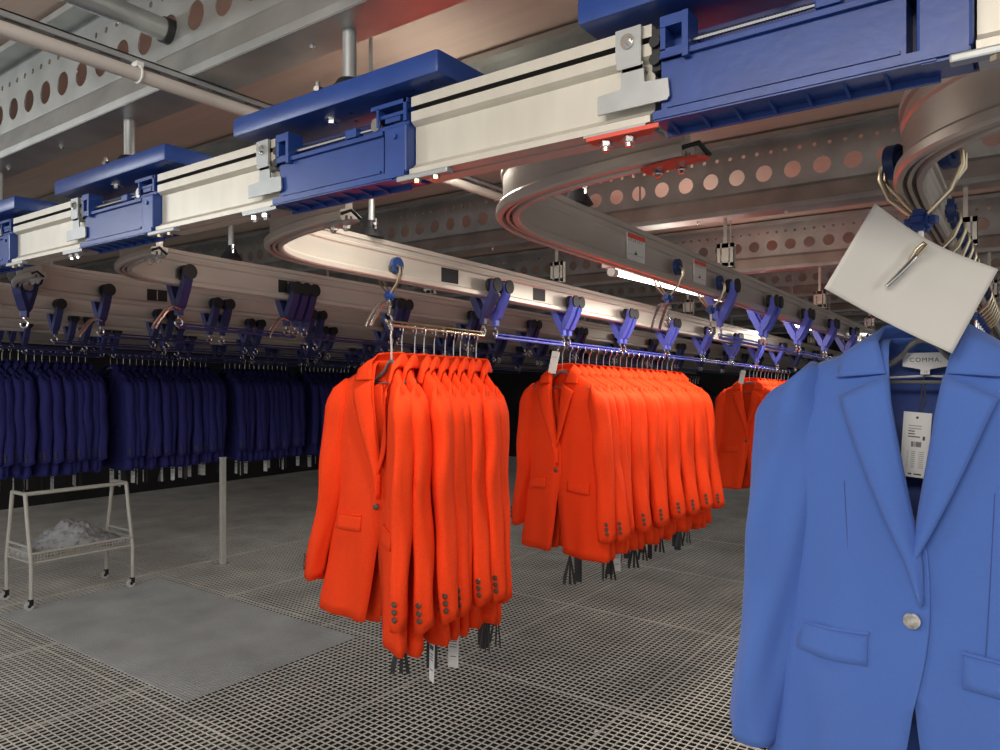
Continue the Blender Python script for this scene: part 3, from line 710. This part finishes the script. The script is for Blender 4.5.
    def flap(s, sg, z=-.560):
        m = MB()
        def f(u, v):
            x = .062 + .112 * u; zz = z - .006 * u - .046 * v 
            W = lerpl(s.wl, s.v_of(x, zz))
            return (sg * x, s.front(min(x, W * .985), zz) - .004 - .003 * v, zz)
        m.grid(f, 10, 4)
        return m
    def welt(s, sg, z=-.558):
        m = MB(); m.tube([(sg * (.060 + .116 * q / 8), s.front(min(.060 + .116 * q / 8, .19), z) - .005, z - .010 * q / 8) for q in range(9)], .0028, 6); return m
def button_m(r, y=0):
    m = MB(); m.cyl((0, 0, 0), (0, -.003, 0), r, 18); m.cyl((0, -.003, 0), (0, -.0042, 0), r, 18, r2=r * .8); m.cyl((0, -.0042, 0), (0, -.0046, 0), r * .3, 8); return m
BV = {}
def blazer_proto(key, cloth, lining, btn, D, seed, res=1, amp=.005, swing=0, shw=.195, sw=1, fl=0, bend=0):
    b = Blz(D, seed, amp, res, swing=swing, shw=shw, sw=sw, fl=fl)
    root = empty('blazer')
    mats = [M[cloth]]
    def bd(p):
        if not bend or p[0] <= 0: return tuple(p)
        t = min(1, p[0] / .10); a = bend * t * t * (3 - 2 * t)
        return (p[0] * math.cos(a), p[1] + p[0] * math.sin(a), p[2])
    def bm_(m): m.v = [bd(p) for p in m.v]; return m
    link('body', bm_(b.body()).mesh('body', mats, True, 60), root, .0022)
    for sg in (-1, 1):
        sl = link('sleeve', bm_(b.sleeve(sg)).mesh('sleeve', mats, True, 80), root, .002)
        for i in range(3):
            m = button_m(.0075); o = link('cuff_button', m.mesh('cuff_button', M[btn]), sl)
            ang = R(60 if (cloth == 'blue' and sg < 0) else -48); q = Vector(b.sf((ang / (2 * math.pi)) % 1, .945 - i * .030))
            o.location = q + Vector((sg * math.cos(ang), math.sin(ang), 0)) * .0025
            o.location = bd(o.location)
            o.rotation_euler.z = sg * R(42) + (bend if sg > 0 else 0)
        link('lapel', bm_(b.lapel(sg)).mesh('lapel', mats, True, 60), root, .003)
        pf = link('pocket_flap', bm_(b.flap(sg)).mesh('pocket_flap', mats, True, 60), root, .003)
        link('welt', bm_(b.welt(sg)).mesh('welt', mats, True), pf)
    link('collar', bm_(b.collar()).mesh('collar', mats, True, 70), root, .004)
    x, z = .004, b.zb
    o = link('button', button_m(.0115 if cloth == 'blue' else .0095).mesh('button', M[btn], True), root); o.location = (-.002, b.front(.004, z) - .012, z)
    return root, b
def tag_mesh(kind):
    m = MB()
    if kind == 'white':
        m.box((-.016, -.001, -.120), (.016, .001, .0)); m.box((-.012, -.0016, -.030), (.012, -.001, -.018), 1)
        for q in range(3): m.box((-.012, -.0016, -.042 - q * .008), (.010, -.001, -.044 - q * .008), 1)
        m.box((-.008, -.0016, -.088), (.009, -.001, -.086), 1)
    elif kind == 'black':
        m.box((-.017, -.001, -.120), (.017, .001, .0)); m.box((-.014, .003, -.112), (.016, .004, .0))
    else:
        for a in (-.022, .0, .018): m.add([(-.003, a * .1, 0), (.003, a * .1, 0), (a + .006, a * .5, -.118), (a - .006, a * .5, -.118), (-.003, a * .1 + .001, 0), (.003, a * .1 + .001, 0), (a + .006, a * .5 + .002, -.118), (a - .006, a * .5 + .002, -.09)], [(0, 1, 2, 3), (4, 7, 6, 5), (0, 3, 7, 4), (1, 5, 6, 2), (3, 2, 6, 7)])
    m.cyl((0, 0, 0), (0, 0, .05), .001, 5)
    return m.mesh('hang_tag', [M['white'] if kind == 'white' else M['blackt'], M['ink']])
TM = {k: tag_mesh(k) for k in ('white', 'black', 'strips')}
PR = {}
def variants(key, cloth, lining, btn, n, D, res=1, amp=.005, fl=0, slp=.5, bend=0):
    global SLP
    SLP = slp
    l = []
    for i in range(n):
        r, b = blazer_proto(key, cloth, lining, btn, D, 11 + 7 * i, res, amp, swing=[-.4, .9, .1, -.9, .5][i % 5], shw=.187 + .003 * (i % 3), fl=fl, bend=bend * (1 - .12 * (i % 3)), sw=1.1)
        reg(r); l.append([r, False])
    PR[key] = l; SLP = .37
def blazer(key, i, loc, rz, lab, group, tagk=None, tx=0):
    e = PR[key][i % len(PR[key])]
    if e[1]: o = copy_tree(e[0])
    else: o = e[0]; e[1] = True
    o.location = loc; o.rotation_euler.z = rz; tag(o, lab, 'blazer', group)
    if tagk:
        t_ = link('hang_tag', TM[tagk], o, loc=(tx, -.005, ZH + -.02)); t_['label'] = {'white': 'white printed card tag', 'black': 'black card tag', 'strips': 'bunch of narrow black tags'}[tagk]
        t_.rotation_euler.z = random.uniform(-.9, .9)
    return o
BARZ = -.1372
def barz(t): return Z(Z0 - SL * t + BARZ + .0095)
def row(k, tl, key, group, hgroup, lf, hf, yaw, tags, seed, dz=0, yaw2=None, sc=1, jit=.09, roll=0):
    random.seed(seed)
    for i, t in enumerate(tl):
        f_ = i / max(1, len(tl) - 1); rz = yaw + ((yaw if yaw2 is None else yaw2) - yaw) * f_ + random.uniform(-jit, jit); loc = (-sd(k) + random.uniform(-.004, .004), t, barz(t) + dz)
        ho = hanger(loc, rz + (-.25 if key == 'fold' else 0), hf(i), hgroup); ho.scale = (.55 if key == 'fold' else .9, 1, 1)
        tk = tags[i % len(tags)]
        o = blazer(key, i, loc, rz, lf(i), group, tk, random.uniform(.02, .17) if key in ('orange', 'fold') else random.uniform(-.12, .12))
        o.rotation_euler.y = roll + random.uniform(-.012, .012)
        if sc != 1: o.scale = (sc, sc, sc * random.uniform(.985, 1.015)) if i else (sc, sc, sc)
variants('orange', 'orange', 'orangel', 'brown', 6, .036, 1, .0055, fl=.016)
variants('fold', 'orange', 'orangel', 'brown', 5, .034, 1, .0055, fl=.030, bend=-.62)
hooks = [1.570, 1.620, 1.670, 1.715, 1.765, 1.815, 1.855, 1.895, 1.935, 1.975]
row(1, hooks, 'fold', 'front orange blazers', 'hangers of the front orange blazers',
    lambda i: 'orange-red blazer, %s from the camera in the front group at centre left' % ordn(i + 1) if i else 'orange-red blazer nearest the camera, front group, pocket flap showing',
    lambda i: 'grey hanger with steel hook inside the %s front orange blazer' % ordn(i + 1), .06, ['strips', 'white', 'black', 'white', 'black', None, 'strips', 'black', 'black', 'strips'], 3, yaw2=-.02, sc=1.025, jit=.07, roll=.03)
hooks = [2.54 + .058 * i for i in range(20)]
row(1, hooks, 'orange', 'second group of orange blazers', 'hangers of the second orange group',
    lambda i: 'orange-red blazer, %s from the near end of the middle group' % ordn(i + 1) if i else 'orange-red blazer with its whole front showing, near end of the middle group',
    lambda i: 'grey hanger with steel hook inside the %s blazer of the middle orange group' % ordn(i + 1), -.16, ['strips', 'black', 'black', 'strips', 'black', 'white', 'strips', 'black'], 8, yaw2=-.22, jit=.12, sc=.96)
hooks = [4.95 + .085 * i for i in range(12)]
row(1, hooks, 'orange', 'far group of orange blazers', 'hangers of the far orange group',
    lambda i: 'small distant orange-red blazer, %s from the near end of the far group' % ordn(i + 1),
    lambda i: 'grey hanger in the %s blazer of the far orange group' % ordn(i + 1), -.04, [None], 9, sc=.95)
variants('navy', 'navy', 'navyl', 'ink', 3, .034, .7, .007)
hooks = []
t = 1.93
for gidx, cnt in enumerate((14, 17, 14, 13)):
    for i in range(cnt): hooks.append(t); t += .049
    t += .13
row(7, hooks, 'navy', 'navy blazers in the long left row', 'hangers of the long navy row',
    lambda i: 'navy blazer, %s from the left in the long row behind the white cart' % ordn(i + 1),
    lambda i: 'hanger of the %s navy blazer from the left in the long row' % ordn(i + 1), .05, ['white', 'black', 'white', 'white', 'strips', 'white'], 12, jit=.14, dz=.055, sc=.99)
variants('black', 'blackc', 'navyl', 'ink', 2, .034, .6, .006)
hooks = [6.3 + .075 * i for i in range(18)]
row(3, hooks, 'black', 'black blazers far behind the orange ones', 'hangers of the far black blazers',
    lambda i: 'black blazer in deep shade behind the middle orange group, %s from its near end' % ordn(i + 1),
    lambda i: 'hanger of the %s far black blazer' % ordn(i + 1), 0, [None], 13)

# the large blue blazer
bx, by = -.139, 1.300
bz = Z(Z0 - SL * 1.3 + BARZ + .012)
hanger((bx, by, bz), -.06, 'grey hanger holding the big blue blazer at right', None)
root, B = blazer_proto('blue', 'blue', 'bluel', 'horn', .072, 42, 2.0, .0065, swing=.3, shw=.176, sw=1.62, fl=.010)
root.location = (bx, by, bz); root.rotation_euler.z = -.06
tag(root, 'large bright blue one-button blazer hanging at the right, nearest to the camera', 'blazer')
# lining inside the back
m = MB(); m.grid(lambda u, v: ((u * 2 - 1) * .16 * (1 if v > .1 else .8), B.dep(max(.05, v * .9)) * (1 - abs(u * 2 - 1) ** 2.5) ** .4 - .006, -.118 - .62 * v - .12 * max(0, abs(u * 2 - 1) - .35) * (1 - v)), 20, 20)
l = link('lining', m.mesh('lining', M['bluel'], True), root)
m = MB(); m.tube([((q - 5) / 5 * .055, .030 - .004 * abs(q - 5) / 5, -.166 - .003 * abs(q - 5) / 5) for q in range(11)], .0018, 6); link('neck_piping', m.mesh('neck_piping', M['white'], True), l)
# woven label
lab = MB(); lab.prism([(-.031, -.130), (.031, -.130), (.032, -.151), (.006, -.156), (.006, -.164), (-.007, -.164), (-.007, -.156), (-.032, -.151)], 'y', .0165, .0175)
lo = link('neck_label', lab.mesh('neck_label', M['white']), root); lo['label'] = 'white woven label'
def text(s, size, loc, parent, mt, rot=(R(90), 0, 0), name='lettering', sp=1.25):
    cu = bpy.data.curves.new('t', 'FONT'); cu.body = s; cu.size = size; cu.align_x = 'CENTER'; cu.align_y = 'CENTER'; cu.extrude = .0002; cu.space_character = sp; cu.offset = 0
    ob = bpy.data.objects.new('t', cu); col.objects.link(ob); dg = bpy.context.evaluated_depsgraph_get()
    me = bpy.data.meshes.new_from_object(ob.evaluated_get(dg)); bpy.data.objects.remove(ob)
    me.materials.clear(); me.materials.append(M[mt]); o = link(name, me, parent); o.location = loc; o.rotation_euler = rot; return o
text('COMMA,', .0095, (0, .0162, -.1415), lo, 'ink')
text('38', .005, (0, .0162, -.160), lo, 'inkl')
# swing tag on a black cord
tg = empty('x'); bpy.data.objects.remove(tg)
m = MB(); m.box((-.019, -.001, -.100), (.019, .001, .0)); m.cyl((0, -.0016, -.008), (0, -.001, -.008), .002, 10, 1)
random.seed(2)
for q in range(5): m.box((-.011, -.0016, -.020 - q * .0042), (-.011 + random.uniform(.008, .018), -.001, -.0215 - q * .0042), 2 if q < 2 else 1)
for q in range(11): m.box((-.006 + q * .0013, -.0016, -.053), (-.006 + q * .0013 + random.choice((.0005, .0009)), -.001, -.045), 1)
m.box((.009, -.0016, -.042), (.012, -.001, -.036), 1)
for q in range(9): m.box((-.011, -.0016, -.060 - q * .003), (-.009, -.001, -.061 - q * .003), 2); m.box((-.005, -.0016, -.060 - q * .003), (.0, -.001, -.061 - q * .003), 2); m.box((.005, -.0016, -.060 - q * .003), (.012, -.001, -.061 - q * .003), 2)
m.box((-.008, -.0016, -.096), (-.003, -.001, -.094), 1); m.box((.0, -.0016, -.096), (.010, -.001, -.094), 1)
st = link('swing_tag', m.mesh('swing_tag', [M['white'], M['ink'], M['inkl']]), root, loc=(-.004, -.020, -.222)); st.rotation_euler = (.05, R(4), 0); st['label'] = 'white printed swing tag'
m = MB(); m.tube([(0, 0, -.008), (.002, .008, .02), (-.002, .028, .045), (0, .034, .056)], .0012, 6); m.tube([(.001, .0, -.008), (.007, .01, .015), (.002, .028, .045)], .0012, 6); link('cord', m.mesh('cord', M['ink'], True), st)

# darts
for sg in (-1, 1):
    m = MB(); pts = [(sg * (.098 - .012 * q / 12), B.front(.098 - .012 * q / 12, -.33 - .022 * q) - .0012, -.33 - .022 * q) for q in range(13)]
    m.tube(pts, .0007, 5); link('dart_seam', m.mesh('dart_seam', M['bluel'], True), root)

# sheet of paper and pin in front of the hook
fw = Vector((-math.sin(TH), math.cos(TH), 0)); rt = Vector((math.cos(TH), math.sin(TH), 0)); up = Vector((0, 0, 1))
pc = Vector((0, 0, EYE)) + fw * 1.035 + rt * (411 / 735 * 1.035) + up * (.1395)
pr = empty('paper_sheet', pc); tag(pr, 'blank cream sheet of paper hooked at an angle above the blue blazer', 'paper')
ax = (rt * math.cos(R(27.5)) - up * math.sin(R(27.5))); ay = (rt * math.sin(R(30)) + up * math.cos(R(30)))
m = MB()
def pf(u, v):
    a = (u - .5) * .199; b = (v - .5) * .137
    p = ax * a + ay * b + fw * (.006 * math.cos(a * 22) + .010 * (u - .5) * (v - .5) - .006 * math.exp(-((a + .0) ** 2 + (b - .01) ** 2) / .0008)) - ay * .006 * math.sin(math.pi * u) * v
    return tuple(p)
m.grid(pf, 28, 20); link('sheet', m.mesh('sheet', M['paper'], True), pr, .0004)
pin = empty('steel_pin', pc + fw * -.008); tag(pin, 'bent steel hook end pushed through the sheet of paper', 'pin')
def sp(px, py, o=0): return rt * ((px - 911) / 735 * 1.03) - up * ((py - 279) / 735 * 1.03) + fw * o
m = MB(); m.tube([sp(910, 262, .012), sp(915, 250, .004), sp(920, 244, -.002), sp(921, 247, -.006), sp(912, 258, -.004)], .0028, 10); link('bend', m.mesh('bend', M['brass'], True), pin)
m = MB(); m.tube([sp(912, 257, -.003), sp(900, 270, -.003), sp(884, 287, .002)], .004, 10, radii=[.0032, .0042, .003]); link('shaft', m.mesh('shaft', M['steel'], True), pin)

# ---------------------------------------------------------------- white cart with basket, film, posts
cr = empty('wheeled_cart', (-5.43, 2.385, 0)); tag(cr, 'white tubular wheeled cart with wire basket under the navy blazers', 'cart')
HX, HY = .19, .33
for sy in (-1, 1):
    for sx in (-1, 1):
        m = MB(); m.tube([(sx * .10, sy * HY, .74), (sx * .135, sy * HY, .55), (sx * HX, sy * HY, .30), (sx * HX, sy * HY, .07)], .013, 12); lg = link('leg', m.mesh('leg', M['cream'], True), cr)
        m = MB(); m.cyl((sx * HX - .009, sy * HY - .012, .03), (sx * HX + .009, sy * HY - .012, .03), .029, 18); w_ = link('caster', m.mesh('caster', M['white'], True), lg)
        m = MB(); m.box((sx * HX - .013, sy * HY - .015, .03), (sx * HX - .010, sy * HY + .01, .07)); m.box((sx * HX + .010, sy * HY - .015, .03), (sx * HX + .013, sy * HY + .01, .07)); m.box((sx * HX - .013, sy * HY - .015, .064), (sx * HX + .013, sy * HY + .012, .07)); m.cyl((sx * HX - .011, sy * HY - .012, .03), (sx * HX + .011, sy * HY - .012, .03), .012, 10); link('fork', m.mesh('fork', M['black']), lg)
    m = MB(); m.tube([(-.10, sy * HY, .74), (.10, sy * HY, .74)], .013, 12); m.tube([(-.165, sy * HY, .40), (.165, sy * HY, .40)], .009, 10); link('end_rail', m.mesh('end_rail', M['cream'], True), cr)
m = MB(); m.tube([(.10, -HY, .74), (.10, HY, .74)], .014, 12); link('top_rail', m.mesh('top_rail', M['cream'], True), cr)
m = MB()
for sx in (-1, 1): m.tube([(sx * .185, -HY, .36), (sx * .185, HY, .36)], .008, 8); m.tube([(sx * .185, -HY, .30), (sx * .185, HY, .30)], .008, 8)
for sy in (-1, 1): m.tube([(-.185, sy * HY, .36), (.185, sy * HY, .36)], .006, 8); m.tube([(-.185, sy * HY, .30), (.185, sy * HY, .30)], .006, 8)
for q in range(34):
    y = -HY + q * .02; m.tube([(-.185, y, .36), (-.185, y, .30), (.185, y, .30), (.185, y, .36)], .0018, 4)
for q in range(19): x = -.18 + q * .02; m.tube([(x, -HY, .36), (x, -HY, .30), (x, HY, .30), (x, HY, .36)], .0018, 4)
for q in range(1, 3):
    for sx in (-1, 1): m.tube([(sx * .185, -HY, .30 + q * .02), (sx * .185, HY, .30 + q * .02)], .0018, 4)
link('wire_basket', m.mesh('wire_basket', M['cream'], True), cr)
random.seed(4)
m = MB()
ph = [random.uniform(0, 6) for _ in range(12)]
def bag(u, v):
    a = (u - .5) * 2; b = (v - .5) * 2; r = max(0, 1 - a * a) * max(0, 1 - b * b * .9)
    z = .335 + .17 * r ** .6 * (.62 + .25 * math.sin(4 * a + ph[0]) + .12 * math.sin(6 * b + ph[1]) + .10 * math.sin(9 * a + 7 * b + ph[2]) + .05 * math.sin(19 * a - 13 * b)) + .02 * math.sin(40 * b + 20 * a)
    return (b * .165, a * .31 - .02, max(.325, z))
m.grid(bag, 60, 40); m.grid(lambda u, v: tuple(Vector(bag(v, u)) * 1 + Vector((.01 * math.sin(40 * u), .01 * math.sin(33 * v), -.03 * (1 + math.sin(25 * u + 18 * v)) * .5))), 50, 50)
o = link('plastic_film', m.mesh('plastic_film', M['film'], True, 180)); o.location = (-5.43, 2.385, 0.0)
tag(o, 'crumpled clear plastic film lying in the basket of the white cart', 'plastic film')
po = empty('steel_post', (-5.27, 3.46, 0)); tag(po, 'pale grey upright post with small foot plate below the navy row', 'post')
link('upright', MB().box((-.018, -.02, .006), (.018, .02, .86), bev=.003).mesh('upright', M['cream']), po)
link('foot_plate', MB().box((-.045, -.045, 0), (.045, .045, .008), bev=.002).mesh('foot_plate', M['cream']), po)
link('cap', MB().box((-.020, -.022, .855), (.020, .022, .865), bev=.002).mesh('cap', M['white']), po)
# card tags at the collars
for (k, t, dx, lab) in ((1, 1.56, .020, 'long white card strip at the hook of the nearest front orange blazer'), (1, 2.545, -.015, 'white card hanging at the hook of the first middle-group blazer'), (1, 4.92, -.02, 'white card hanging at the hook of the far orange group')):
    r = empty('card_tag', (-sd(k) + dx, t - .012, barz(t) - .005)); tag(r, lab, 'tag', None)
    m = MB(); m.box((-.016, -.001, -.115), (.016, .001, -.025)); m.box((-.010, -.0016, -.05), (.008, -.001, -.048), 1)
    link('card', m.mesh('card', [M['white'], M['inkl']]), r).rotation_euler = (0, R(22 if t < 2 else 12), .3 if t > 2 else -.9)
    link('loop', MB().tube([(0, 0, -.026), (.003, 0, -.01), (0, 0, .006)], .001, 5).mesh('loop', M['white'], True), r)
